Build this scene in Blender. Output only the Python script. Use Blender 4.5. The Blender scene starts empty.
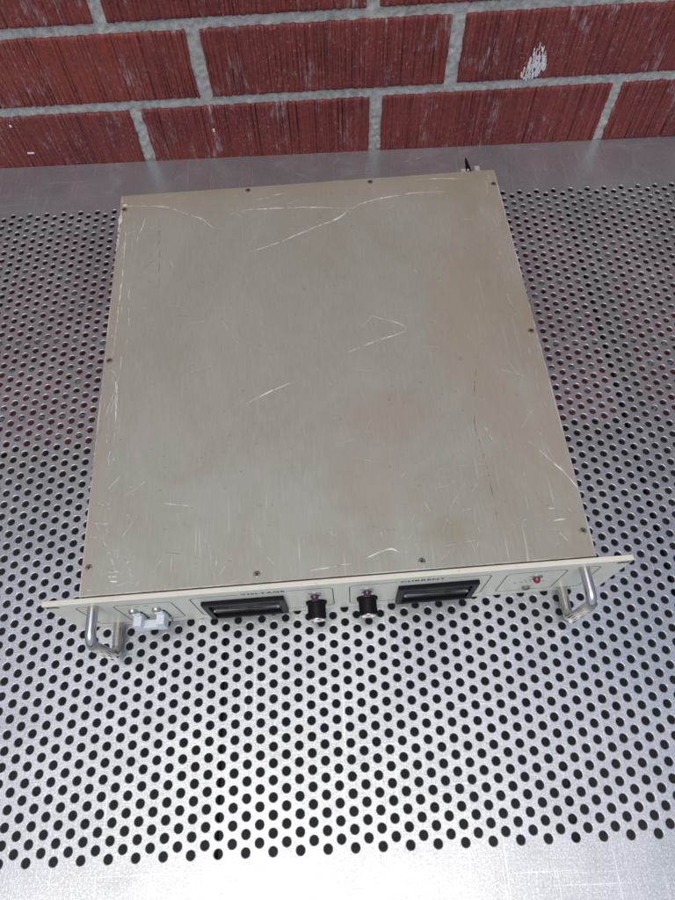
import bpy, bmesh, math, random
import numpy as np
from mathutils import Vector, Matrix
random.seed(7)
C = bpy.context.scene
COL = C.collection
mm = 0.001

# ------------------------------------------------------------------ objects
def tag(o, label=None, cat=None, group=None, kind=None):
    if label: o['label'] = label
    if cat: o['category'] = cat
    if group: o['group'] = group
    if kind: o['kind'] = kind
    return o

def empty(name, loc, rz, label, cat):
    o = bpy.data.objects.new(name, None); COL.objects.link(o)
    o.location = loc; o.rotation_euler = (0, 0, rz)
    o.empty_display_size = .05
    return tag(o, label, cat)

def link_mesh(name, me, parent=None):
    o = bpy.data.objects.new(name, me); COL.objects.link(o)
    if parent: o.parent = parent
    return o

class B:
    """collects shapes (given in millimetres) into one bmesh"""
    def __init__(s): s.bm = bmesh.new()
    def _fin(s, faces, mi, smooth):
        for f in faces:
            f.material_index = mi; f.smooth = smooth
    def box(s, x0, x1, y0, y1, z0, z1, bev=0, mi=0, seg=2, M=None):
        t = bmesh.new(); bmesh.ops.create_cube(t, size=1)
        for v in t.verts:
            v.co = Vector(((x0+x1)/2+v.co.x*(x1-x0), (y0+y1)/2+v.co.y*(y1-y0), (z0+z1)/2+v.co.z*(z1-z0)))
        if bev: bmesh.ops.bevel(t, geom=t.edges[:], offset=bev, segments=seg, profile=.5, affect='EDGES')
        s.merge(t, mi, False, M); return s
    def lathe(s, prof, c=(0,0,0), axis='-y', n=32, mi=0, smooth=True):
        """prof: (radius, height) pairs, revolved about axis"""
        t = bmesh.new(); rings = []
        for r, h in prof:
            if r < 1e-6: rings.append([t.verts.new((0, 0, h))])
            else: rings.append([t.verts.new((r*math.cos(2*math.pi*k/n), r*math.sin(2*math.pi*k/n), h)) for k in range(n)])
        for a, b in zip(rings, rings[1:]):
            for k in range(n):
                k2 = (k+1) % n
                if len(a) == 1 and len(b) == 1: continue
                if len(a) == 1: f = [a[0], b[k], b[k2]]
                elif len(b) == 1: f = [a[k], a[k2], b[0]]
                else: f = [a[k], a[k2], b[k2], b[k]]
                t.faces.new(f)
        M = {'z': Matrix.Identity(4), '-y': Matrix.Rotation(math.pi/2, 4, 'X'), 'y': Matrix.Rotation(-math.pi/2, 4, 'X'), 'x': Matrix.Rotation(math.pi/2, 4, 'Y')}[axis]
        s.merge(t, mi, smooth, Matrix.Translation(c) @ M); return s
    def tube(s, pts, r, n=20, mi=0):
        t = bmesh.new(); pts = [Vector(p) for p in pts]; rings = []
        for i, p in enumerate(pts):
            d = (pts[min(i+1, len(pts)-1)]-pts[max(i-1, 0)]).normalized()
            a = Vector((1, 0, 0)); b = d.cross(a).normalized(); a = b.cross(d).normalized()
            rings.append([t.verts.new(p+a*r*math.cos(2*math.pi*k/n)+b*r*math.sin(2*math.pi*k/n)) for k in range(n)])
        for A, Bq in zip(rings, rings[1:]):
            for k in range(n): t.faces.new([A[k], A[(k+1) % n], Bq[(k+1) % n], Bq[k]])
        t.faces.new(rings[0][::-1]); t.faces.new(rings[-1])
        s.merge(t, mi, True); return s
    def ribbon(s, pts, w, y, mi=0):
        """flat printed line in the x,z plane of the panel at depth y"""
        t = bmesh.new(); P = [Vector((p[0], 0, p[1])) for p in pts]
        L = []
        for i, p in enumerate(P):
            d0 = (P[i]-P[i-1]).normalized() if i else (P[1]-P[0]).normalized()
            d1 = (P[i+1]-P[i]).normalized() if i < len(P)-1 else d0
            d = (d0+d1).normalized(); nrm = Vector((-d.z, 0, d.x))
            L.append((t.verts.new(p+nrm*w/2+Vector((0, y, 0))), t.verts.new(p-nrm*w/2+Vector((0, y, 0)))))
        for a, b in zip(L, L[1:]): t.faces.new([a[0], a[1], b[1], b[0]])
        s.merge(t, mi, False); return s
    def merge(s, t, mi=0, smooth=False, M=None):
        if M is not None: bmesh.ops.transform(t, matrix=M, verts=t.verts)
        bmesh.ops.recalc_face_normals(t, faces=t.faces[:])
        mp = {v: s.bm.verts.new(v.co) for v in t.verts}
        for f in t.faces:
            try:
                g = s.bm.faces.new([mp[v] for v in f.verts]); g.material_index = mi; g.smooth = smooth or f.smooth
            except ValueError: pass
        t.free()
    def build(s, name, mats, parent=None, sharp=40):
        me = bpy.data.meshes.new(name)
        bmesh.ops.scale(s.bm, vec=(mm, mm, mm), verts=s.bm.verts)
        for e in s.bm.edges:
            if len(e.link_faces) == 2 and e.calc_face_angle(0) > math.radians(sharp): e.smooth = False
        s.bm.to_mesh(me); s.bm.free()
        for m in (mats if isinstance(mats, (list, tuple)) else [mats]): me.materials.append(m)
        return link_mesh(name, me, parent)

# ------------------------------------------------------------------ node helpers
class NT:
    def __init__(s, name):
        s.m = bpy.data.materials.new(name); s.m.use_nodes = True
        s.t = s.m.node_tree; s.t.nodes.clear()
        s.out = s.t.nodes.new('ShaderNodeOutputMaterial')
        s.p = s.t.nodes.new('ShaderNodeBsdfPrincipled')
        s.t.links.new(s.p.outputs[0], s.out.inputs[0])
        s.tc = s.t.nodes.new('ShaderNodeTexCoord')
        s.obj = s.tc.outputs['Object']
    def put(s, sock, v):
        if isinstance(v, bpy.types.NodeSocket): s.t.links.new(v, sock)
        elif isinstance(v, (tuple, list)) and len(v) == 3 and sock.type == 'RGBA': sock.default_value = (*v, 1)
        else: sock.default_value = v
    def set(s, **k):
        for n, v in k.items(): s.put(s.p.inputs[n.replace('_', ' ')], v)
        return s
    def math(s, op, a, b=0.0, c=0.0, clamp=False):
        n = s.t.nodes.new('ShaderNodeMath'); n.operation = op; n.use_clamp = clamp
        s.put(n.inputs[0], a); s.put(n.inputs[1], b)
        if op in ('MULTIPLY_ADD', 'SMOOTH_MIN'): s.put(n.inputs[2], c)
        return n.outputs[0]
    def map(s, scale=(1,1,1), rot=(0,0,0), loc=(0,0,0), src=None):
        n = s.t.nodes.new('ShaderNodeMapping')
        s.put(n.inputs[0], src or s.obj); n.inputs[1].default_value = loc
        n.inputs[2].default_value = rot; n.inputs[3].default_value = scale
        return n.outputs[0]
    def noise(s, scale, vec=None, detail=3, rough=.5, dist=0, col=False):
        n = s.t.nodes.new('ShaderNodeTexNoise'); s.put(n.inputs['Vector'], vec or s.obj)
        n.inputs['Scale'].default_value = scale; n.inputs['Detail'].default_value = detail
        n.inputs['Roughness'].default_value = rough; n.inputs['Distortion'].default_value = dist
        return n.outputs[1 if col else 0]
    def ramp(s, v, a, b, lo=0.0, hi=1.0, smooth=True):
        n = s.t.nodes.new('ShaderNodeMapRange'); n.interpolation_type = 'SMOOTHSTEP' if smooth else 'LINEAR'
        s.put(n.inputs[0], v); n.inputs[1].default_value = a; n.inputs[2].default_value = b
        n.inputs[3].default_value = lo; n.inputs[4].default_value = hi
        return n.outputs[0]
    def mix(s, f, a, b, mode='MIX'):
        n = s.t.nodes.new('ShaderNodeMix'); n.data_type = 'RGBA'; n.blend_type = mode
        s.put(n.inputs[0], f); s.put(n.inputs[6], a); s.put(n.inputs[7], b)
        return n.outputs[2]
    def bump(s, h, strength=.5, dist=.001, prev=None):
        n = s.t.nodes.new('ShaderNodeBump'); n.inputs['Strength'].default_value = strength
        n.inputs['Distance'].default_value = dist; s.put(n.inputs['Height'], h)
        if prev is not None: s.put(n.inputs['Normal'], prev)
        return n.outputs[0]
    def sep(s, vec=None):
        n = s.t.nodes.new('ShaderNodeSeparateXYZ'); s.put(n.inputs[0], vec or s.obj); return n.outputs

# ------------------------------------------------------------------ scratch traces (mm, read off the photograph)
LID = [('w',.9,[(-210.6,445.5),(-175.4,442.6),(-155,437.5),(-143.6,430.2),(-121.2,417.3),(-104.9,399.3)]),
('w',.9,[(-89.2,421.7),(-72.6,425.7),(-41.5,425.4),(-5.4,423.6),(44.5,416.8)]),
('w',1.3,[(-68.9,363.9),(-35,375.2),(1,391.8),(29.1,404),(44.5,416.1),(67.6,426.5),(100.7,432.1),(117.8,434),(156.8,432)]),
('w',.7,[(120.3,454),(148.7,453.5),(179.9,449.5)]),('w',.7,[(25.8,225.1),(48.7,235),(78.2,243.5),(86,245.7)]),
('w',.6,[(44.7,270.4),(79.6,254.7),(85.5,246.8)]),('w',.7,[(-77.1,174.2),(-53.3,186.1),(-23.5,199.1)]),
('w',.8,[(-24.2,12.2),(10.9,15.6)]),('w',.9,[(21.6,18.6),(42.7,25.4),(51.8,21.4)]),
('w',.8,[(184.3,107.6),(202.1,83.7),(211.7,64.4),(211.9,55.1)]),('w',.8,[(180.3,50.4),(188.2,49.1)]),
('w',.8,[(183.2,38.4),(194.4,39.3)]),('w',.8,[(185.3,29.3),(192.2,19.2)]),
('d',.8,[(152.3,216.6),(142.6,184.2),(133.8,145.8),(136.5,102),(136.9,58.6),(137.2,22)]),
('w',1.0,[(-203.1,225.5),(-198.3,213.6),(-194.2,157.7)]),('w',2.4,[(-210.2,439.9),(-210.7,376.2)]),
('w',.7,[(-202.8,416.3),(-202.4,303.6),(-204.8,242.1)]),('w',1.0,[(-189.4,23.9),(-180.9,24.1)]),
('w',1.2,[(-189.3,20.5),(-179.8,20.6)]),('w',.8,[(-187.8,17.1),(-179.5,16.4)]),('w',.7,[(-188.2,36.6),(-182.1,22.5)]),
('w',.8,[(-205.4,68.6),(-191.9,67)]),('w',.6,[(-150.1,82.8),(-123.6,78.2)]),('w',.7,[(-190,388.6),(-182.6,425.2)]),
('w',.7,[(-61.2,440.5),(-27.3,448.6)]),('d',.7,[(-166.8,427.9),(-162.2,294.8)]),('d',1.2,[(113,113.6),(118.9,106.1)]),
('w',.7,[(141.9,134.6),(146.3,118.8)]),('w',2.2,[(-211,452),(-206,457)]),('w',1.5,[(-210,448),(-204,447)])]
TRAY = [('d',.6,[(343.3,82.7),(390.7,68.2),(432,60.6),(487.8,64),(526.3,81.8)]),('d',.5,[(458.8,54.6),(449.5,-41.8)]),
('d',.6,[(-141.8,814.2),(-141,756.6)]),('d',.6,[(113,790.5),(127.5,766.5),(132.2,747.4)]),('d',.5,[(56.7,171.1),(72.5,90.5),(99.5,47.5)]),
('d',.5,[(11.3,106.8),(55.8,100)]),('w',.6,[(7.3,-21.3),(13.6,-2.4)]),('w',.6,[(38.4,-19.3),(53.2,.1)]),('w',.6,[(422.8,-40.8),(427,-8.2)]),
('d',.7,[(510.1,768.6),(507.7,721.8)]),('d',.6,[(68.4,809.4),(58.3,761.8)]),('w',.7,[(266.5,-15.1),(303.9,-36.1)]),
('d',.5,[(292,61.8),(281.7,-22.3)]),('d',.6,[(434.2,110.9),(430.8,48.4)])]

# ------------------------------------------------------------------ materials
def mat_steel():
    n = NT('brushed_stainless_steel')
    big = n.noise(9, detail=4, rough=.6, dist=.6)
    blot = n.noise(38, detail=5, rough=.65)
    br1 = n.noise(1, n.map((900, 14, 1)), detail=3, rough=.6)
    br2 = n.noise(1, n.map((16, 800, 1), rot=(0, 0, .1)), detail=3, rough=.6)
    hair = n.ramp(n.noise(1, n.map((420, 7, 1), rot=(0, 0, .55)), detail=1), .68, .74)
    hair2 = n.ramp(n.noise(1, n.map((420, 8, 1), rot=(0, 0, -.4), loc=(3, 1, 0)), detail=1), .68, .74)
    hair3 = n.ramp(n.noise(1, n.map((6, 420, 1), rot=(0, 0, .2), loc=(7, 1, 0)), detail=1), .69, .75)
    hs = n.math('MAXIMUM', hair, n.math('MAXIMUM', hair2, hair3))
    col = n.mix(n.ramp(big, .35, .7), (.39, .435, .46), (.49, .53, .555))
    col = n.mix(n.math('MULTIPLY', n.ramp(blot, .52, .75), .45), col, (.46, .45, .47))
    col = n.mix(n.math('MULTIPLY', hs, .35), col, (.9, .9, .92))
    col = n.mix(n.ramp(n.noise(560, detail=4, rough=.85), .47, .62, 0, .45), col, (.88, .88, .90))
    col = n.mix(n.ramp(n.noise(620, n.map(loc=(2, 5, 0)), detail=3, rough=.85), .52, .64, 0, .4), col, (.28, .29, .32))
    grit = n.math('MULTIPLY', n.ramp(n.noise(24, n.map(loc=(11, 7, 0)), detail=3), .58, .68), n.ramp(n.noise(420, detail=3, rough=.8), .48, .56))
    col = n.mix(n.math('MULTIPLY', grit, .18), col, (.22, .19, .16))
    # grime worn to a film
    film = n.ramp(n.noise(22, n.map(loc=(4, 2, 0)), detail=5, rough=.7, dist=1), .5, .72)
    r = n.math('MULTIPLY_ADD', br1, .12, .215)
    r = n.math('MULTIPLY_ADD', film, .06, r)
    n.set(Base_Color=col, Metallic=n.math('MULTIPLY_ADD', film, -.08, .74), Roughness=n.math('MULTIPLY_ADD', blot, .08, r))
    h = n.math('ADD', n.math('ADD', n.math('MULTIPLY', br1, .5), n.math('MULTIPLY', br2, .5)), n.math('MULTIPLY', n.noise(260, detail=3), .6))
    h = n.math('ADD', h, n.math('MULTIPLY', n.noise(700, detail=3, rough=.7), .8))
    b = n.bump(h, .3, .0004)
    b = n.bump(n.noise(5, detail=2), .3, .0015, b)
    n.set(Normal=b)
    return n.m

def mat_lid():
    n = NT('dull_plated_aluminium')
    x, y, z = n.sep()
    grain = n.noise(1, n.map((1500, 60, 60)), detail=3, rough=.65)
    grain2 = n.noise(1, n.map((500, 60, 60), loc=(1, 4, 0)), detail=3, rough=.6)
    big = n.noise(7, detail=4, rough=.6, dist=.5)
    col = n.mix(grain, (.335, .333, .272), (.43, .427, .36))
    col = n.mix(n.ramp(grain2, .4, .75, 0, .2), col, (.58, .57, .50))
    # tan discolouration along the right hand side and the back edge
    cloud = n.noise(11, n.map((1, .6, 1), loc=(6, 3, 0)), detail=6, rough=.65, dist=.7)
    col = n.mix(n.ramp(cloud, .42, .66, 0, .35), col, (.50, .495, .45))
    col = n.mix(n.ramp(cloud, .28, .44, .35, 0), col, (.335, .315, .25))
    side = n.math('MULTIPLY', n.ramp(x, .10, .205), n.ramp(n.noise(14, n.map((1, .45, 1)), detail=5, rough=.6, dist=.8), .3, .62))
    col = n.mix(n.math('MULTIPLY', side, .6), col, (.36, .285, .19))
    back = n.math('MULTIPLY', n.ramp(n.math('ADD', y, n.math('MULTIPLY', big, .04)), .43, .485), .65)
    col = n.mix(back, col, (.38, .34, .24))
    left = n.math('MULTIPLY', n.ramp(n.math('ADD', x, n.math('MULTIPLY', big, .03)), -.197, -.18, 1, 0), .45)
    col = n.mix(left, col, (.42, .35, .27))
    # olive stain and pinkish bloom near the front
    def blob(cx, cy, rx, ry, seed):
        v = n.map((1/rx, 1/ry, 0), loc=(-cx/rx, -cy/ry, 0))
        d = n.t.nodes.new('ShaderNodeVectorMath'); d.operation = 'LENGTH'; n.put(d.inputs[0], v)
        return n.ramp(n.math('ADD', d.outputs['Value'], n.math('MULTIPLY', n.noise(45, n.map(loc=(seed, 0, 0)), detail=5, rough=.65), 1.6)), 1.2, 1.95, 1, 0)
    col = n.mix(n.math('MULTIPLY', blob(.098, .036, .024, .017, 1), .5), col, (.33, .295, .20))
    col = n.mix(n.math('MULTIPLY', blob(.055, .150, .065, .032, 5), .26), col, (.36, .27, .21))
    col = n.mix(n.math('MULTIPLY', blob(.04, .085, .05, .05, 9), .3), col, (.36, .31, .24))
    col = n.mix(n.math('MULTIPLY', blob(.145, .25, .04, .12, 3), .5), col, (.42, .35, .26))
    specks = n.ramp(n.noise(260, detail=1), .74, .8)
    col = n.mix(n.math('MULTIPLY', specks, .5), col, (.22, .18, .13))
    # fine random scuffs, more of them along the front
    f1 = n.ramp(n.noise(1, n.map((260, 12, 1), rot=(0, 0, 1.0)), detail=2), .68, .73)
    f2 = n.ramp(n.noise(1, n.map((260, 14, 1), rot=(0, 0, -.5), loc=(5, 2, 0)), detail=2), .69, .74)
    f3 = n.ramp(n.noise(1, n.map((240, 16, 1), rot=(0, 0, 1.9), loc=(9, 2, 0)), detail=2), .69, .74)
    f = n.math('MAXIMUM', f1, n.math('MAXIMUM', f2, f3))
    f = n.math('MULTIPLY', f, n.ramp(y, .0, .12, .55, .12))
    col = n.mix(f, col, (.72, .70, .66))
    edge = n.math('MAXIMUM', n.ramp(n.math('ABSOLUTE', x), .2100, .2118), n.ramp(n.math('ABSOLUTE', n.math('SUBTRACT', y, .234)), .2270, .2285))
    edge = n.math('MULTIPLY', edge, n.ramp(n.noise(30, detail=4, rough=.7), .42, .62))
    col = n.mix(n.math('MULTIPLY', edge, .8), col, (.78, .77, .74))
    n.set(Base_Color=col, Metallic=.30, Roughness=n.math('MULTIPLY_ADD', grain, .12, .45))
    b = n.bump(n.math('ADD', grain, n.math('MULTIPLY', n.noise(420, detail=2), .4)), .2, .0003)
    b = n.bump(n.noise(6, detail=2), .35, .0025, b)
    n.set(Normal=b)
    return n.m

def mat_cream():
    n = NT('cream_enamel')
    d = n.noise(28, detail=5, rough=.7)
    col = n.mix(n.ramp(d, .5, .75, 0, .6), (.80, .79, .65), (.62, .60, .47))
    col = n.mix(n.ramp(n.noise(300, detail=2), .68, .74, 0, .5), col, (.33, .30, .24))
    n.set(Base_Color=col, Roughness=.42, Normal=n.bump(n.noise(900, detail=2), .15, .0002))
    return n.m

def simple(name, col, rough=.4, metal=0.0, var=.15, scale=120, coat=0.0, bump=.1):
    n = NT(name)
    d = n.noise(scale, detail=4, rough=.6)
    dark = tuple(c*(1-var) for c in col); lite = tuple(min(1, c*(1+var)) for c in col)
    n.set(Base_Color=n.mix(d, dark, lite), Metallic=metal, Roughness=n.math('MULTIPLY_ADD', d, .12, rough-.06))
    n.p.inputs['Coat Weight'].default_value = coat
    if bump: n.set(Normal=n.bump(n.noise(scale*4, detail=2), bump, .0002))
    return n.m

def mat_brick():
    n = NT('ribbed_red_brick')
    at = n.t.nodes.new('ShaderNodeAttribute'); at.attribute_name = 'tone'
    tone = at.outputs['Fac']
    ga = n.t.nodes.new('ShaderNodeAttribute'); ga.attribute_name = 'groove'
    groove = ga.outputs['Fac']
    rib = n.noise(1, n.map((520, 2, 9)), detail=4, rough=.7)
    rib2 = n.noise(1, n.map((230, 2, 8), loc=(3, 0, 0)), detail=3, rough=.6)
    patch = n.noise(13, detail=5, rough=.65)
    col = n.mix(tone, (.18, .029, .025), (.33, .058, .038))
    col = n.mix(n.ramp(patch, .4, .7, 0, .6), col, (.120, .016, .020))
    col = n.mix(n.ramp(rib, .47, .62, 0, .8), col, (.33, .075, .062))
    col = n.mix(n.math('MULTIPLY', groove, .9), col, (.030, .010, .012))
    mott = n.noise(230, detail=5, rough=.75)
    col = n.mix(n.ramp(mott, .57, .68, 0, .35), col, (.38, .20, .18))
    col = n.mix(n.ramp(mott, .34, .46, .6, 0), col, (.06, .015, .017))
    fleck = n.ramp(n.noise(1, n.map((420, 1, 190)), detail=5, rough=.8), .59, .65)
    col = n.mix(n.math('MULTIPLY', fleck, n.ramp(n.noise(9), .38, .6, .2, .95)), col, (.62, .57, .55))
    bloom = n.ramp(n.noise(1, n.map((38, 1, 15), rot=(0, .25, 0), loc=(0, 0, 2)), detail=6, rough=.8), .54, .66)
    bloom = n.math('MULTIPLY', bloom, n.ramp(rib, .40, .58))
    col = n.mix(n.math('MULTIPLY', bloom, .75), col, (.50, .43, .45))
    n.set(Base_Color=col, Roughness=.72)
    h = n.math('ADD', n.math('MULTIPLY', rib2, 1.0), n.math('MULTIPLY', rib, .6))
    b = n.bump(h, .6, .001)
    n.set(Normal=n.bump(n.noise(500, detail=3), .4, .0006, b))
    return n.m

def mat_mortar():
    n = NT('grey_mortar')
    a = n.noise(160, detail=6, rough=.75); p = n.noise(12, detail=3)
    col = n.mix(n.ramp(a, .38, .62), (.38, .38, .34), (.60, .595, .54))
    col = n.mix(n.ramp(p, .4, .7, 0, .4), col, (.62, .61, .57))
    col = n.mix(n.ramp(n.noise(330, detail=3, rough=.7), .63, .72, 0, .55), col, (.16, .155, .14))
    n.set(Base_Color=col, Roughness=.9, Normal=n.bump(a, .7, .0015))
    return n.m

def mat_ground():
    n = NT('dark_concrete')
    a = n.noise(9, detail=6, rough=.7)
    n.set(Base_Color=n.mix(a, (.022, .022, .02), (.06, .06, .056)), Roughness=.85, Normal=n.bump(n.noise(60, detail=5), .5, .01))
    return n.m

STEEL = mat_steel(); LIDM = mat_lid(); CREAM = mat_cream()
CHROME = simple('polished_chrome', (.60, .565, .53), .16, 1, .08, 200, bump=.04)
SCREWM = simple('screw_steel', (.30, .27, .23), .4, .8, .35, 600)
def mat_mark(name, col, lo, hi, metal=.3):
    n = NT(name)
    n.set(Base_Color=col, Metallic=metal, Roughness=.45, Alpha=n.ramp(n.noise(260, detail=4, rough=.7), .3, .55, lo, hi))
    return n.m
LITE = mat_mark('bare_metal_scratch', (.92, .91, .88), .45, 1)
DARKS = mat_mark('dark_scuff', (.16, .145, .13), .1, .5, 0)
GLINT = simple('painted_ridge_glint', (.42, .42, .45), .3, 0, .25, 60)  # pale base colour paints in the sky glint along the meter ridge
SHINE = simple('bright_plated_metal', (.9, .9, .88), .3, .6, .05, 200)
DARKM = simple('dark_recess', (.02, .02, .02), .7)
BLACK = simple('black_plastic', (.005, .005, .006), .5, 0, .3, 300)
BLACK.node_tree.nodes['Principled BSDF'].inputs['Specular IOR Level'].default_value = .22
BEZ = simple('dark_bezel_plastic', (.006, .006, .012), .45, 0, .3, 300)
BEZ.node_tree.nodes['Principled BSDF'].inputs['Specular IOR Level'].default_value = .12
GLOSS = simple('glossy_black_plastic', (.008, .008, .016), .16, 0, .2, 200, coat=.4, bump=.03)
WHITEP = simple('white_plastic', (.74, .79, .84), .42, 0, .06, 120)
INK = simple('black_ink', (.02, .02, .02), .6)
REDINK = simple('red_ink', (.45, .05, .04), .6)
REDL = simple('red_lens', (.20, .008, .03), .15, 0, .1, 300, coat=.5, bump=0)
PURL = simple('unlit_dark_red_lens', (.055, .008, .03), .15, 0, .1, 300, coat=.5, bump=0)
BAR = simple('shade_toned_steel', (.008, .008, .008), .8)  # near-black base colour stands in for the shade under the table top
GALV = simple('galvanised_steel', (.30, .29, .30), .5, .3, .25, 60)
BRICK = mat_brick(); MORTAR = mat_mortar(); GROUND = mat_ground()
WPAINT = simple('dried_white_paint', (.78, .80, .78), .6, 0, .12, 300, bump=.6)

# ------------------------------------------------------------------ ground under the table
def grid_obj(name, x0, x1, y0, y1, z, m, step=.5):
    me = bpy.data.meshes.new(name)
    me.from_pydata([(x0, y0, z), (x1, y0, z), (x1, y1, z), (x0, y1, z)], [], [(0, 1, 2, 3)])
    me.materials.append(m)
    return link_mesh(name, me)
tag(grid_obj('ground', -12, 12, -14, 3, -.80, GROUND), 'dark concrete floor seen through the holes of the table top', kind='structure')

# ------------------------------------------------------------------ scratches cut into flat sheets
class Marks:
    """slivers of uneven width following a wavering line, 0.03 mm above the sheet"""
    def __init__(s, z, skip=None, seed=1): s.V = []; s.F = []; s.M = []; s.z = z; s.skip = skip; s.r = random.Random(seed)
    def line(s, P, w, mi, wob=.5, gaps=.12, step=1.6):
        r = s.r; pts = []
        for i, (p, q) in enumerate(zip(P, P[1:])):
            # Catmull-Rom through the traced points
            p0 = P[i-1] if i else (2*p[0]-q[0], 2*p[1]-q[1]); q1 = P[i+2] if i+2 < len(P) else (2*q[0]-p[0], 2*q[1]-p[1])
            L = math.hypot(q[0]-p[0], q[1]-p[1]); n = max(2, int(L/step))
            for k in range(n):
                t = k/n
                pts.append(tuple(.5*((2*b)+(-a+c)*t+(2*a-5*b+4*c-d)*t*t+(-a+3*b-3*c+d)*t**3) for a, b, c, d in zip(p0, p, q, q1)))
        pts.append(P[-1]); N = len(pts); ph = [r.uniform(0, 6) for _ in range(4)]; prev = None; off = False
        for i, p in enumerate(pts):
            a = pts[max(i-1, 0)]; b = pts[min(i+1, N-1)]; dx, dy = b[0]-a[0], b[1]-a[1]; l = math.hypot(dx, dy) or 1; nx, ny = -dy/l, dx/l
            u = i/(N-1); taper = min(1, u*5+.15, (1-u)*4+.1)
            ww = w*taper*(.55+.3*math.sin(i*.21+ph[0])+.25*math.sin(i*.57+ph[1])+r.uniform(-.15, .15))
            sh = wob*(.5*math.sin(i*.11+ph[2])+.25*math.sin(i*.37+ph[3]))
            x, y = p[0]+nx*sh, p[1]+ny*sh
            if r.random() < gaps*.25: off = True
            elif r.random() < .3: off = False
            if ww < .06 or off or (s.skip and s.skip(x, y)): prev = None; continue
            s.V += [(x+nx*ww/2, y+ny*ww/2, s.z), (x-nx*ww/2, y-ny*ww/2, s.z)]; k = len(s.V)-2
            if prev is not None: s.F.append((prev, prev+1, k+1, k)); s.M.append(mi)
            prev = k
    def random(s, n, box, l0, l1, w0, w1, mi, ang=None, spread=3.1416, gaps=.3):
        r = s.r
        for _ in range(n):
            x, y = r.uniform(box[0], box[1]), r.uniform(box[2], box[3]); L = l0+(l1-l0)*r.random()**2.5
            a = (ang if ang is not None else 0)+r.uniform(-spread, spread); c = r.uniform(-.012, .012)
            P = [(x, y)]
            for k in range(3):
                x += L/3*math.cos(a); y += L/3*math.sin(a); a += c*L/3*.6
                if not (box[0] < x < box[1] and box[2] < y < box[3]): break
                P.append((x, y))
            if len(P) > 1: s.line(P, r.uniform(w0, w1), mi, .25, gaps)
    def build(s, name, mats, parent):
        me = bpy.data.meshes.new(name); me.from_pydata([(x*mm, y*mm, z*mm) for x, y, z in s.V], [], s.F)
        for m in mats: me.materials.append(m)
        me.polygons.foreach_set('material_index', s.M); me.update()
        return link_mesh(name, me, parent)

# ------------------------------------------------------------------ the steel table
table = empty('steel_table', (0, 0, 0), 0, 'brushed steel table with a perforated top that the power supply rests on', 'table')
P = 12.7; CW = P*math.sqrt(3)/2; RH = 3.45
X0, X1, Y0, Y1 = -620., 1160., -230., 810.
c0, c1 = -30, 84
def perforated():
    xs = [c*CW for c in range(c0, c1+1)]
    ca = math.atan2(P/2, CW/2)
    ang = [0, ca*.34, ca*.67, ca]
    A = []
    for q, base in enumerate((0, math.pi)):
        A += [base-ca+0*q, base-ca*.67, base-ca*.34, base, base+ca*.34, base+ca*.67]
        r = math.pi/2-ca
        A += [base+ca, base+ca+r*.34, base+ca+r*.67, base+ca+r, base+ca+r*1.33, base+ca+r*1.66]
    A = np.array(A); N = len(A)
    ex = CW/2/np.maximum(np.abs(np.cos(A)), 1e-9); ey = P/2/np.maximum(np.abs(np.sin(A)), 1e-9); R = np.minimum(ex, ey)
    ring = lambda r, z: np.stack([r*np.cos(A), r*np.sin(A), np.full(N, z)], 1)
    cell = np.concatenate([ring(R, 0), ring(RH+.8, 0), ring(RH+.3, -.14), ring(RH, -.55), ring(RH, -2.0)])
    quads = []
    for k in range(4):
        for i in range(N):
            j = (i+1) % N
            quads.append((k*N+i, k*N+j, (k+1)*N+j, (k+1)*N+i))
    quads = np.array(quads); sm = np.array([0]*N+[1]*N*3, bool)
    V = []; F = []; S = []; nv = 0; rects = []
    for ci, x in zip(range(c0, c1+1), xs):
        off = 0 if ci % 2 == 0 else P/2
        for j in range(57):
            y = off+j*P
            V.append(cell+[x, y, 0]); F.append(quads+nv); S.append(sm); nv += len(cell)
        lo = off-P/2; hi = off+56*P+P/2
        rects += [(x-CW/2, x+CW/2, Y0, lo), (x-CW/2, x+CW/2, hi, Y1)]
    rects += [(X0, xs[0]-CW/2, Y0, Y1), (xs[-1]+CW/2, X1, Y0, Y1)]
    # skirt
    rv = []
    for a, b, c, d in rects:
        rv += [(a, c, 0), (b, c, 0), (b, d, 0), (a, d, 0)]
    V.append(np.array(rv, float)); k = len(rects)
    F.append(np.arange(4*k).reshape(-1, 4)+nv); S.append(np.zeros(k, bool)); nv += 4*k
    sk = [(X0, Y0), (X1, Y0), (X1, Y1), (X0, Y1)]
    V.append(np.array([(a, b, 0) for a, b in sk]+[(a, b, -38) for a, b in sk], float))
    F.append(np.array([(i+nv, 4+i+nv, 4+(i+1) % 4+nv, (i+1) % 4+nv) for i in range(4)])); S.append(np.zeros(4, bool))
    V = np.concatenate(V)*mm; F = np.concatenate(F); S = np.concatenate(S)
    me = bpy.data.meshes.new('perforated_top')
    me.vertices.add(len(V)); me.vertices.foreach_set('co', V.ravel())
    me.loops.add(F.size); me.loops.foreach_set('vertex_index', F.ravel().astype(np.int32))
    me.polygons.add(len(F)); me.polygons.foreach_set('loop_start', np.arange(0, F.size, 4, dtype=np.int32))
    me.polygons.foreach_set('use_smooth', S)
    me.update(calc_edges=True); me.validate()
    me.materials.append(STEEL)
    return link_mesh('perforated_top', me, table)
perforated()
def in_hole(x, y):
    c = round(x/CW)
    if not c0 <= c <= c1: return False
    for cc in (c-1, c, c+1):
        off = 0 if (cc-c0) % 2 == 0 else P/2
        j = round((y-off)/P)
        for jj in (j-1, j, j+1):
            if 0 <= jj <= 56 and math.hypot(x-cc*CW, y-off-jj*P) < RH+1.0: return True
    return False
sc = Marks(.03, in_hole, 4)
for k, w, L in TRAY: sc.line(L, w, 0 if k == 'w' else 1, .8, .2)
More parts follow.
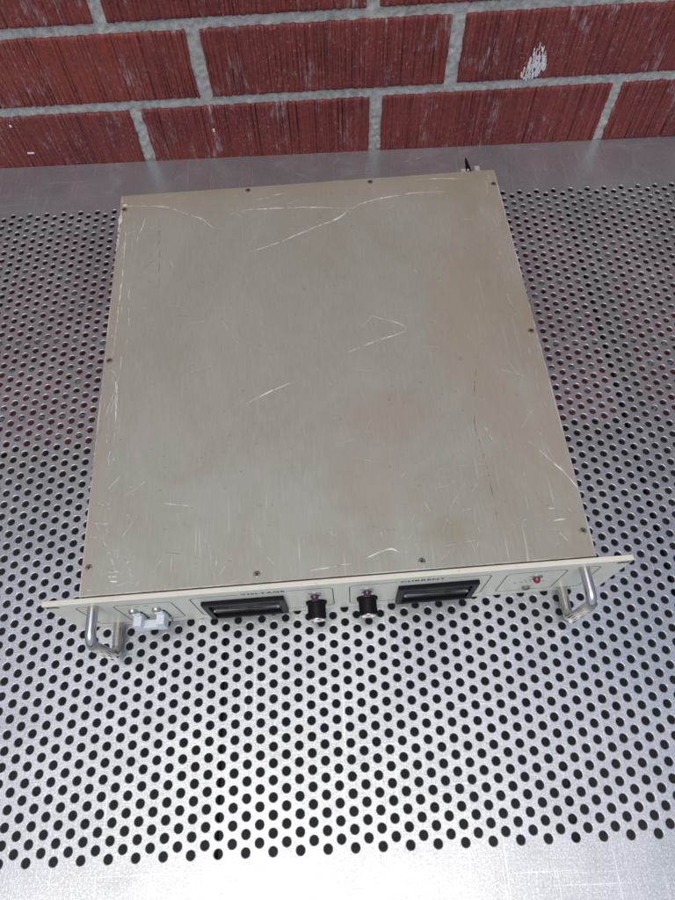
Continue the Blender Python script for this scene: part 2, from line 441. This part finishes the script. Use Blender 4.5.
sc.random(260, (-260, 860, -60, 806), 8, 90, .15, .42, 0)
sc.random(160, (-260, 860, -60, 806), 8, 110, .12, .35, 1)
sc.random(60, (-60, 560, -50, 120), 10, 60, .2, .5, 0)
sc.random(40, (-260, 860, 722, 806), 8, 60, .2, .6, 1, 1.4, .5)
sc.build('scratch_marks', [LITE, DARKS], table)
for x, w in ((-136, 7), (149, 6), (441, 11), (585, 22), (728, 8), (873, 12)):
    B().box(x-w/2, x+w/2, Y0+4, Y1-4, -12, -3.2, .5, 0).build('support_bar', BAR, table)
B().box(X0+4, X1-4, 682, 706, -8, -6.5, .2).build('cross_bar', GALV, table)
for x in (X0+30, X1-30):
    for y in (Y0+30, Y1-40):
        B().box(x-19, x+19, y-19, y+19, -800, -25, 2).build('leg', GALV, table)

# ------------------------------------------------------------------ brick wall
wall = empty('brick_wall', (-.1786, .8123, 0), -.0027, 'red ribbed brick wall with grey mortar joints standing behind the steel table', 'wall')
SL = .0105                                   # the courses climb slightly to the right
CH = 93.5; BR0 = -9.5                        # course height, bottom of the first course above the table
def build_wall():
    rng = np.random.default_rng(5)
    V = []; F = []; T = []; GG = []; SM = []; nv = 0
    for r in range(-9, 17):
        z0 = r*CH + BR0; z1 = z0+CH-12.3
        shift = 208 if r % 2 == 0 else 302.5 - 305
        if r == 2: shift = 202
        if r == 1: shift = 301 - 305
        fine_row = -1 <= r <= 2
        for k in range(-7, 9):
            xa = shift+k*305+7.2+rng.normal(0, 1.2); xb = shift+(k+1)*305-7.2+rng.normal(0, 1.2)
            fine = fine_row and xb > -150 and xa < 1150
            nx = int(292/.7) if fine else 24; nz = 34 if fine else 6
            X, Z = np.meshgrid(np.linspace(0, 1, nx), np.linspace(0, 1, nz), indexing='ij')
            px = xa+(xb-xa)*X; pz = z0+(z1-z0)*Z
            if fine:
                # ragged arrises
                def rag(n, amp):
                    a = rng.normal(0, 1, n); q = np.convolve(a, np.ones(5)/5, 'same')*1.6+a*.35
                    return q*amp
                pz = pz+np.where(Z < .5, rag(nx, .42)[:, None]*(1-2*Z).clip(0, 1)**3, rag(nx, .42)[:, None]*(2*Z-1).clip(0, 1)**3)
                px = px+np.where(X < .5, rag(nz, .5)[None, :]*(1-2*X).clip(0, 1)**30, rag(nz, .5)[None, :]*(2*X-1).clip(0, 1)**30)
            pz = pz+SL*px
            g = rng.normal(0, 1, nx); g = np.convolve(g, [.25, .5, .25], 'same')*.5
            gr = np.zeros(nx)
            if fine:
                p_ = rng.uniform(0, 6)
                while p_ < nx-4:
                    i_ = int(p_); dpt = rng.uniform(.15, 1.0)**1.3; w_ = rng.choice([1, 1, 2])
                    gr[i_:i_+w_] = max(dpt, .3)
                    p_ += rng.uniform(3.5, 9)
                gr = np.convolve(gr, [.25, .8, .25], 'same').clip(0, 1)
            fade = np.ones(nz)
            if fine:
                fade = np.clip(.85+.3*np.sin(np.linspace(0, rng.uniform(2, 9), nz)+rng.uniform(0, 6)), .35, 1)
            G = gr[:, None]*(fade[None, :] if fine else 1)*np.clip(1+rng.normal(0, .25, (nx, nz)), 0, 1.4)
            yy = -1.7+(g*.35)[:, None]*np.ones(nz)+G*2.1+rng.normal(0, .12 if fine else 0, (nx, nz))
            e = np.minimum(np.minimum(X*(xb-xa), (1-X)*(xb-xa)), np.minimum(Z, 1-Z)*(z1-z0))
            yy = yy+np.where(e < 1.6, (1.6-e)**2*.5, 0)
            front = np.stack([px, yy, pz], -1).reshape(-1, 3)
            V.append(front)
            idx = np.arange(nx*nz).reshape(nx, nz)+nv
            q = np.stack([idx[:-1, :-1], idx[1:, :-1], idx[1:, 1:], idx[:-1, 1:]], -1).reshape(-1, 4)
            F.append(q); SM.append(np.ones(len(q), bool))
            # returns into the wall
            bd = np.concatenate([idx[:, 0], idx[-1, 1:], idx[-2::-1, -1], idx[0, -2:0:-1]])
            back = front[bd-nv].copy(); back[:, 1] = 14
            V.append(back); nb = nv+nx*nz; m = len(bd)
            i = np.arange(m); j = (i+1) % m
            F.append(np.stack([bd[i], nb+i, nb+j, bd[j]], -1)); SM.append(np.zeros(m, bool))
            tone = rng.random()
            if r in (1, 2) and k <= -1: tone = .9
            if r == 0: tone = .25+.3*rng.random()
            T.append(np.full(nx*nz+m, tone)); GG.append(np.concatenate([G.ravel(), np.zeros(m)])); nv += nx*nz+m
    V = np.concatenate(V)*mm; F = np.concatenate(F); SM = np.concatenate(SM); T = np.concatenate(T)
    me = bpy.data.meshes.new('brickwork')
    me.vertices.add(len(V)); me.vertices.foreach_set('co', V.ravel())
    me.loops.add(F.size); me.loops.foreach_set('vertex_index', F.ravel().astype(np.int32))
    me.polygons.add(len(F)); me.polygons.foreach_set('loop_start', np.arange(0, F.size, 4, dtype=np.int32))
    me.polygons.foreach_set('use_smooth', SM)
    me.update(calc_edges=True)
    a = me.attributes.new('tone', 'FLOAT', 'POINT'); a.data.foreach_set('value', T.astype(np.float32))
    a = me.attributes.new('groove', 'FLOAT', 'POINT'); a.data.foreach_set('value', np.concatenate(GG).clip(0, 1).astype(np.float32))
    me.materials.append(BRICK)
    link_mesh('brickwork', me, wall)
    # mortar: one rough sheet between the bricks, finer where the photograph shows it
    xs = np.concatenate([np.arange(-2000, -200, 40), np.arange(-200, 1150, 2.6), np.arange(1150, 2600, 40)])
    zs = np.concatenate([np.arange(-860, -110, 30), np.arange(-110, 290, 2.6), np.arange(290, 1560, 30)])
    X, Z = np.meshgrid(xs, zs, indexing='ij')
    nz_ = rng.normal(0, 1, X.shape)
    k = nz_.copy()
    for ax in (0, 1):
        k = (np.roll(k, 1, ax)+2*k+np.roll(k, -1, ax))/4
    Y = 1.5+k*1.0+nz_*.25
    Y = np.clip(Y, .75, 6)
    V = np.stack([X, Y, Z+SL*X], -1).reshape(-1, 3)*mm
    idx = np.arange(X.size).reshape(X.shape)
    F = np.stack([idx[:-1, :-1], idx[1:, :-1], idx[1:, 1:], idx[:-1, 1:]], -1).reshape(-1, 4)
    me = bpy.data.meshes.new('mortar')
    me.vertices.add(len(V)); me.vertices.foreach_set('co', V.ravel())
    me.loops.add(F.size); me.loops.foreach_set('vertex_index', F.ravel().astype(np.int32))
    me.polygons.add(len(F)); me.polygons.foreach_set('loop_start', np.arange(0, F.size, 4, dtype=np.int32))
    me.polygons.foreach_set('use_smooth', np.ones(len(F), bool))
    me.update(calc_edges=True); me.materials.append(MORTAR)
    link_mesh('mortar', me, wall)
    # dried splash of white paint on the second course
    b = B(); rnd = random.Random(3)
    x = 684.5
    while x < 718:
        u = (x-684)/34
        top = np.interp(u, [0, .15, .3, .42, .6, .8, 1], [96, 99, 106, 128, 138, 126, 108])+rnd.uniform(-7, 4)
        bot = np.interp(u, [0, .3, .6, 1], [95, 91, 90, 101])+rnd.uniform(-2, 4)
        z = bot
        while z < top:
            l = rnd.uniform(2, 9); w = rnd.uniform(.5, 1.5)
            if rnd.random() < .62: b.box(x-w/2, x+w/2, -2.5-rnd.uniform(0, .5), 1.6, z, min(z+l, top+1), .2, 0, 1)
            z += l-.2
        x += rnd.uniform(.6, 1.15)
    for x, z, w, h in ((48, 20, 9, 2.2), (43, 60, 3, 3), (300, 40, 3, 4)):
        b.box(x, x+w, -2.6, 1.2, z, z+h, .4)
    b.build('paint_splash', WPAINT, wall)
build_wall()

# ------------------------------------------------------------------ the power supply
U = empty('power_supply', (.26114, .19115, 0), .0325, 'two-unit rack power supply with scratched tan metal cover, two meters and chrome handles', 'power supply')
ZT = 86.3
# local axes: x along the panel, -y out of the panel, z up
b = B(); b.box(-210.5, 210.5, 5.2, 461, 3, 80, 1); b.build('chassis', GALV, U)
b = B()
b.box(-212, 212, 5.6, 462, ZT-1.4, ZT, .65, 0, 3)
for s in (-1, 1): b.box(min(s*212, s*210.7), max(s*212, s*210.7), 5.7, 461.8, ZT-16, ZT-1.45, .1)
b.build('top_cover', LIDM, U)
cover = [o for o in U.children if o.name.startswith('top_cover')][0]
sc = Marks(ZT+.03, None, 8)
for k, w, L in LID:
    sc.line(L, w*(1.7 if k == 'w' else 1.1), 0 if k == 'w' else 1, .5 if k == 'w' else 1.0, .04 if k == 'w' else .5)
    if k == 'w' and w > .6:
        for q in range(2): sc.line([(x+sc.r.uniform(-.8, .8), y+sc.r.uniform(-1.1, 1.1)) for x, y in L], w*.5, 0, .8, .7)
BX = (-210, 210, 7, 460)
sc.random(90, BX, 5, 70, .12, .35, 0)
sc.random(50, (-205, 208, 7, 60), 4, 40, .1, .35, 0)
sc.random(30, (90, 209, 8, 120), 4, 30, .1, .4, 0)
sc.random(40, (-209, -165, 8, 120), 4, 30, .15, .5, 0)
sc.random(50, (-209, -190, 120, 458), 5, 60, .15, .5, 0, 1.57, .25)
sc.random(40, (190, 209, 20, 458), 5, 60, .15, .45, 0, 1.57, .2)
sc.random(40, (-205, 209, 380, 459), 5, 60, .1, .3, 0, .2, .6)
sc.random(60, BX, 3, 40, .12, .4, 1)
sc.build('scratch_marks', [LITE, DARKS], cover)
def screw(x, y, r=3.3, z=ZT, rot=0):
    b = B(); b.lathe([(r+.35, 0), (r+.3, .1), (r, .15), (r-.1, .4), (r*.8, .5), (0, .5)], (x, y, z-.02), 'z', 24)
    M = Matrix.Translation((x, y, z)) @ Matrix.Rotation(rot, 4, 'Z')
    b.box(-1.75, 1.75, -.5, .5, .2, .56, 0, 1, M=M); b.box(-.5, .5, -1.75, 1.75, .2, .57, 0, 1, M=M)
    b.build('screw', [SCREWM, DARKM], cover)
for i, (x, y) in enumerate(((-205.9, 29.6), (-66.9, 12.8), (68.8, 12.8), (206.1, 27.7), (-206.5, 236.5), (206.2, 234.6), (207, 439), (-207, 440), (-68.9, 456.6), (69.6, 456))):
    screw(x, y, 2.7, ZT, i*.7)

# front panel with slots
def front_panel():
    W, H = 241.3, 86.7
    t = bmesh.new()
    def slot(cx, cz, hw, r, n=10):
        pts = []
        for k in range(n+1):
            a = -math.pi/2+math.pi*k/n; pts.append((cx+hw+r*math.cos(a), cz+r*math.sin(a)))
        for k in range(n+1):
            a = math.pi/2+math.pi*k/n; pts.append((cx-hw+r*math.cos(a), cz+r*math.sin(a)))
        return pts
    loops = [[(-W, .3), (W, .3), (W, H), (-W, H)], slot(-234.6, 80.2, 2.4, 2.7), slot(234.6, 80.2, 2.4, 2.7)]
    es = []
    for L in loops:
        vs = [t.verts.new((x, 0, z)) for x, z in L]
        es += [t.edges.new((vs[i], vs[(i+1) % len(vs)])) for i in range(len(vs))]
    bmesh.ops.triangle_fill(t, use_beauty=True, use_dissolve=False, edges=es)
    r = bmesh.ops.extrude_face_region(t, geom=t.faces[:])
    for v in r['geom']:
        if isinstance(v, bmesh.types.BMVert): v.co.y += 4.4
    bmesh.ops.recalc_face_normals(t, faces=t.faces[:])
    sharp = [e for e in t.edges if len(e.link_faces) == 2 and e.calc_face_angle(0) > 1.2]
    bmesh.ops.bevel(t, geom=sharp, offset=.45, segments=2, profile=.5, affect='EDGES')
    bb = B(); bb.merge(t)
    for f in bb.bm.faces:
        c = f.calc_center_median()
        if abs(f.normal.y) < .5 and 225 < abs(c.x) < 241.0 and 76 < c.z < 84: f.material_index = 1
    return bb.build('front_panel', [CREAM, SCREWM], U)
panel = front_panel()

def rrect(x0, x1, z0, z1, r=5, n=6):
    pts = []
    for cx, cz, a0 in ((x1-r, z1-r, 0), (x0+r, z1-r, 90), (x0+r, z0+r, 180), (x1-r, z0+r, 270)):
        for k in range(n+1):
            a = math.radians(a0+90*k/n); pts.append((cx+r*math.cos(a), cz+r*math.sin(a)))
    return pts
def outline(x0, x1, z0, z1, gap=None):
    b = B(); p = rrect(x0, x1, z0, z1)
    if gap:   # open the line where the word stands in the top edge
        i = 6  # last point of the upper right corner
        p = [(gap[0], z1)]+p[7:]+p[:7]+[(gap[1], z1)]
    else: p = p+[p[0]]
    b.ribbon(p, 0.85, -.06); return b.build('printed_outline', INK, panel)
outline(-189.5, -141.3, 14, 71)
outline(-125, -6.2, 14, 75, (-84, -44))
outline(8, 127, 14, 75, (48, 90))
outline(141, 192, 14, 72)
for s in (-1, 1):
    b = B(); q = [(s*199, 75)]+[(s*(219-5+5*math.sin(a)), 70+5*math.cos(a)) for a in [i*math.pi/12 for i in range(7)]]+[(s*(219-5+5*math.cos(a)), 16-5*math.sin(a)) for a in [i*math.pi/12 for i in range(7)]]+[(s*196, 11)]
    b.ribbon(q, 0.85, -.06); b.build('printed_outline', INK, panel)

def text(body, x, z, h, sx, m, sp=1.0, bold=.012):
    cu = bpy.data.curves.new('t', 'FONT'); cu.body = body; cu.size = h/.7*mm; cu.align_x = 'CENTER'
    cu.extrude = 0; cu.offset = bold*h*mm; cu.space_character = sp
    o = bpy.data.objects.new('t', cu); COL.objects.link(o)
    bpy.context.view_layer.update()
    me = bpy.data.meshes.new_from_object(o.evaluated_get(bpy.context.evaluated_depsgraph_get()))
    bpy.data.objects.remove(o)
    for v in me.vertices:
        px, py = v.co.x, v.co.y
        v.co = (x*mm+px*sx, -.06*mm, z*mm+py)
    me.materials.clear(); me.materials.append(m)
    link_mesh('printed_word', me, panel)
text('VOLTAGE', -64, 73, 4.3, 1.2, INK, 1.18, .055)
text('CURRENT', 69, 73, 4.3, 1.2, INK, 1.18, .055)
# tiny lettering too small to read in the photograph: short ink dashes
def marks(L, m):
    b = B()
    for x0, x1, z in L: b.ribbon([(x0, z), (x1, z)], 1.1, -.06)
    b.build('printed_marks', m, panel)
marks([(-172.5, -169, 63.5), (-166, -161.5, 63.5)], INK)
marks([(152, 155, 41), (157.5, 160.5, 41), (162, 164.5, 41), (166, 168, 41), (177.5, 180, 41)], INK)
marks([(160, 162.5, 47.5), (164.5, 166.5, 47.5)], INK)
marks([(170, 172, 40.5), (173.2, 175, 40.5)], REDINK)

# handles
def handle(x):
    z0, z1, out, r = 9, 74, 30, 9.5
    pts = [(x, .5, z1)]
    for k in range(9):
        a = math.pi/2*k/8; pts.append((x, -(out-r)-r*math.sin(a), z1-r+r*math.cos(a)))
    for k in range(9):
        a = math.pi/2*k/8; pts.append((x, -(out-r)-r*math.cos(a), z0+r-r*math.sin(a)))
    pts.append((x, .5, z0))
    b = B(); b.tube(pts, 4.4, 24); h = b.build('handle', CHROME, U)
handle(-204); handle(204)

# meters
def meter(x0, x1, z0, z1):
    w = 5.0
    b = B()
    b.box(x0, x1, -4, -.02, z1-w, z1, .8); b.box(x0, x1, -4, -.02, z0, z0+w, .8)
    b.box(x0, x0+w, -3.97, -.02, z0+w-.5, z1-w+.5, .6); b.box(x1-w, x1, -3.97, -.02, z0+w-.5, z1-w+.5, .6)
    m = b.build('meter', BEZ, U)
    b = B(); b.box(x0+w-.2, x1-w+.2, -1.2, -.05, z0+w-.2, z1-w+.2, .2); b.build('meter_window', BEZ, m)
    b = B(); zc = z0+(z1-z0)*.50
    b.tube([(x0+w+1.5, -2.4, zc), (x0+w+3, -2.9, zc), (x1-w-3, -2.9, zc), (x1-w-1.5, -2.4, zc)], 1.1, 16); b.build('window_ridge', GLINT, m)
meter(-118, -48, 10.5, 62.5); meter(49.5, 118.5, 10.5, 63)

# knobs
def knob(x, z):
    b = B(); prof = [(9.4, 0), (9.4, 1.8), (8.9, 2.6), (8.0, 3.0), (7.7, 4), (7.4, 15.2), (6.9, 16)]
    b.lathe(prof, (x, -.02, z), '-y', 48)
    for k in range(24):
        a = 2*math.pi*k/24
        M = Matrix.Translation((x, 0, z)) @ Matrix.Rotation(a, 4, 'Y')
        b.box(7.2, 7.95, -14.8, -3.6, -.32, .32, .1, 0, 1, M)
    b.box(x-.5, x+.5, -2.9, -1, z+8.2, z+9.7, .1)
    k = b.build('knob', BLACK, U)
    b = B(); b.lathe([(6.95, 15.4), (6.8, 16.5), (6.3, 16.7), (0, 16.5)], (x, 0, z), '-y', 48)
    b.build('knob_cap', CHROME, k)
knob(-21.8, 30.5); knob(23.4, 31)

# indicator lamps
def lamp(x, z, lens, r=3.5):
    b = B(); b.lathe([(r+2.5, 0), (r+2.5, .7), (r+1.9, 1.3), (r+.2, 1.5), (r, 1.0)], (x, -.02, z), '-y', 32)
    o = b.build('indicator_lamp', CHROME, U)
    b = B(); b.lathe([(r, .3), (r, 1.6), (r*.92, 3.4), (r*.7, 5.0), (r*.35, 5.7), (0, 5.8)], (x, 0, z), '-y', 32)
    b.build('lens', lens, o)
lamp(-22, 57.5, PURL); lamp(22.8, 57.5, PURL); lamp(168.2, 56.5, REDL, 3.3)

# small recessed adjuster at the right
b = B(); b.lathe([(3.6, 0), (3.6, 2.2), (2.9, 2.8), (2.2, 2.6), (2.2, 1.2)], (167, -.02, 24), '-y', 24)
adj = b.build('adjustment_bushing', SCREWM, U)
b = B(); b.lathe([(2.2, 0), (2.2, 1.4), (0, 1.5)], (167, 0, 24), '-y', 20); b.build('slotted_shaft', DARKM, adj)

# two pole breaker with joined white toggles
for x in (-177.5, -157.8):
    b = B(); b.box(x-5, x+5, -.35, -.03, 19, 45, .1); pl = b.build('toggle_slot', BLACK, U)
brk = B()
for x in (-177.5, -157.8):
    # boss and lever, leaning upwards
    M = Matrix.Translation((x+.6, 0, 32)) @ Matrix.Rotation(math.radians(-7), 4, 'X')
    brk.box(-3.5, 3.5, -12.5, 0, -6, 9, .5, 0, 3, M)
    brk.box(x-3.3, x+3.9, -3.2, -.4, 26, 46, 1.0, 0, 3)
M = Matrix.Translation((0, 0, 32)) @ Matrix.Rotation(math.radians(-7), 4, 'X')
brk.box(-174, -160, -12.2, -5, -5.6, 1.5, .6, 0, 3, M)
brk.build('breaker_toggle', WHITEP, U)
for x, z in ((-177.8, 52.5), (-157.8, 52.5), (-177.8, 12), (-157.2, 12)):
    b = B(); b.lathe([(3.8, 0), (3.8, 1.4), (3.4, 2.3), (2.2, 2.7), (0, 2.8)], (x, -.02, z), '-y', 24)
    b.box(x-3.2, x+3.2, -2.95, -2.3, z-.45, z+.45, 0, 1)
    b.build('breaker_screw', [CHROME, DARKM], U)

# rear terminals
b = B(); b.box(174, 208, 461.3, 474, 54, 65, .8); tb = b.build('rear_terminal_block', BLACK, U)
for x, w, y1 in ((182.5, 2.8, 482), (199, 3.0, 485)):
    b = B(); b.box(x-w, x+w, 474.2, y1+3, 64, 71, .6, 0, 2); b.build('terminal_screw', SHINE, tb)
b = B(); b.lathe([(3.6, 0), (3.6, 14), (2.8, 24), (.8, 40), (0, 41)], (190, 468, 66), 'y', 16); b.build('terminal_pin', BLACK, tb)
b = B(); b.lathe([(1.7, 0), (1.7, 7), (0, 7.6)], (188.5, 484, 62.5), 'z', 12); b.build('terminal_screw', SHINE, tb)
b = B(); b.box(168, 175, 468, 480, 60, 64, .5); b.build('terminal_lug', BLACK, tb)

# ------------------------------------------------------------------ light
W = bpy.data.worlds.new('World'); C.world = W; W.use_nodes = True
nt = W.node_tree; bg = nt.nodes['Background']
sky = nt.nodes.new('ShaderNodeTexSky'); sky.sky_type = 'NISHITA'; sky.sun_disc = False
SE, SR = math.radians(74), math.radians(200)
sky.sun_elevation = SE; sky.sun_rotation = SR; sky.air_density = 1.0; sky.dust_density = 3.5; sky.ozone_density = 1.0
nt.links.new(sky.outputs[0], bg.inputs[0]); bg.inputs[1].default_value = .135
ld = bpy.data.lights.new('sun', 'SUN'); ld.energy = .5; ld.angle = math.radians(62); ld.color = (1, .95, .88)
sun = bpy.data.objects.new('sun', ld); COL.objects.link(sun)
d = Vector((math.sin(SR)*math.cos(SE), math.cos(SR)*math.cos(SE), math.sin(SE)))
sun.rotation_euler = d.to_track_quat('Z', 'Y').to_euler(); sun.location = (0, -2, 4)

# ------------------------------------------------------------------ camera
cd = bpy.data.cameras.new('camera'); cam = bpy.data.objects.new('camera', cd); COL.objects.link(cam)
cd.sensor_fit = 'HORIZONTAL'; cd.sensor_width = 36; cd.lens = 639.2/675*36
cd.clip_start = .01; cd.clip_end = 200
Rm = Matrix.Rotation(.0025, 3, 'Z') @ Matrix.Rotation(.4647, 3, 'X') @ Matrix.Rotation(-.0502, 3, 'Z')
cam.matrix_world = Matrix.Translation((.2652, .05535, .5983)) @ Rm.to_4x4()
C.camera = cam
C.render.resolution_x = 768; C.render.resolution_y = 1024
C.view_settings.view_transform = 'Standard'; C.view_settings.look = 'None'
C.view_settings.exposure = .12; C.view_settings.gamma = 1
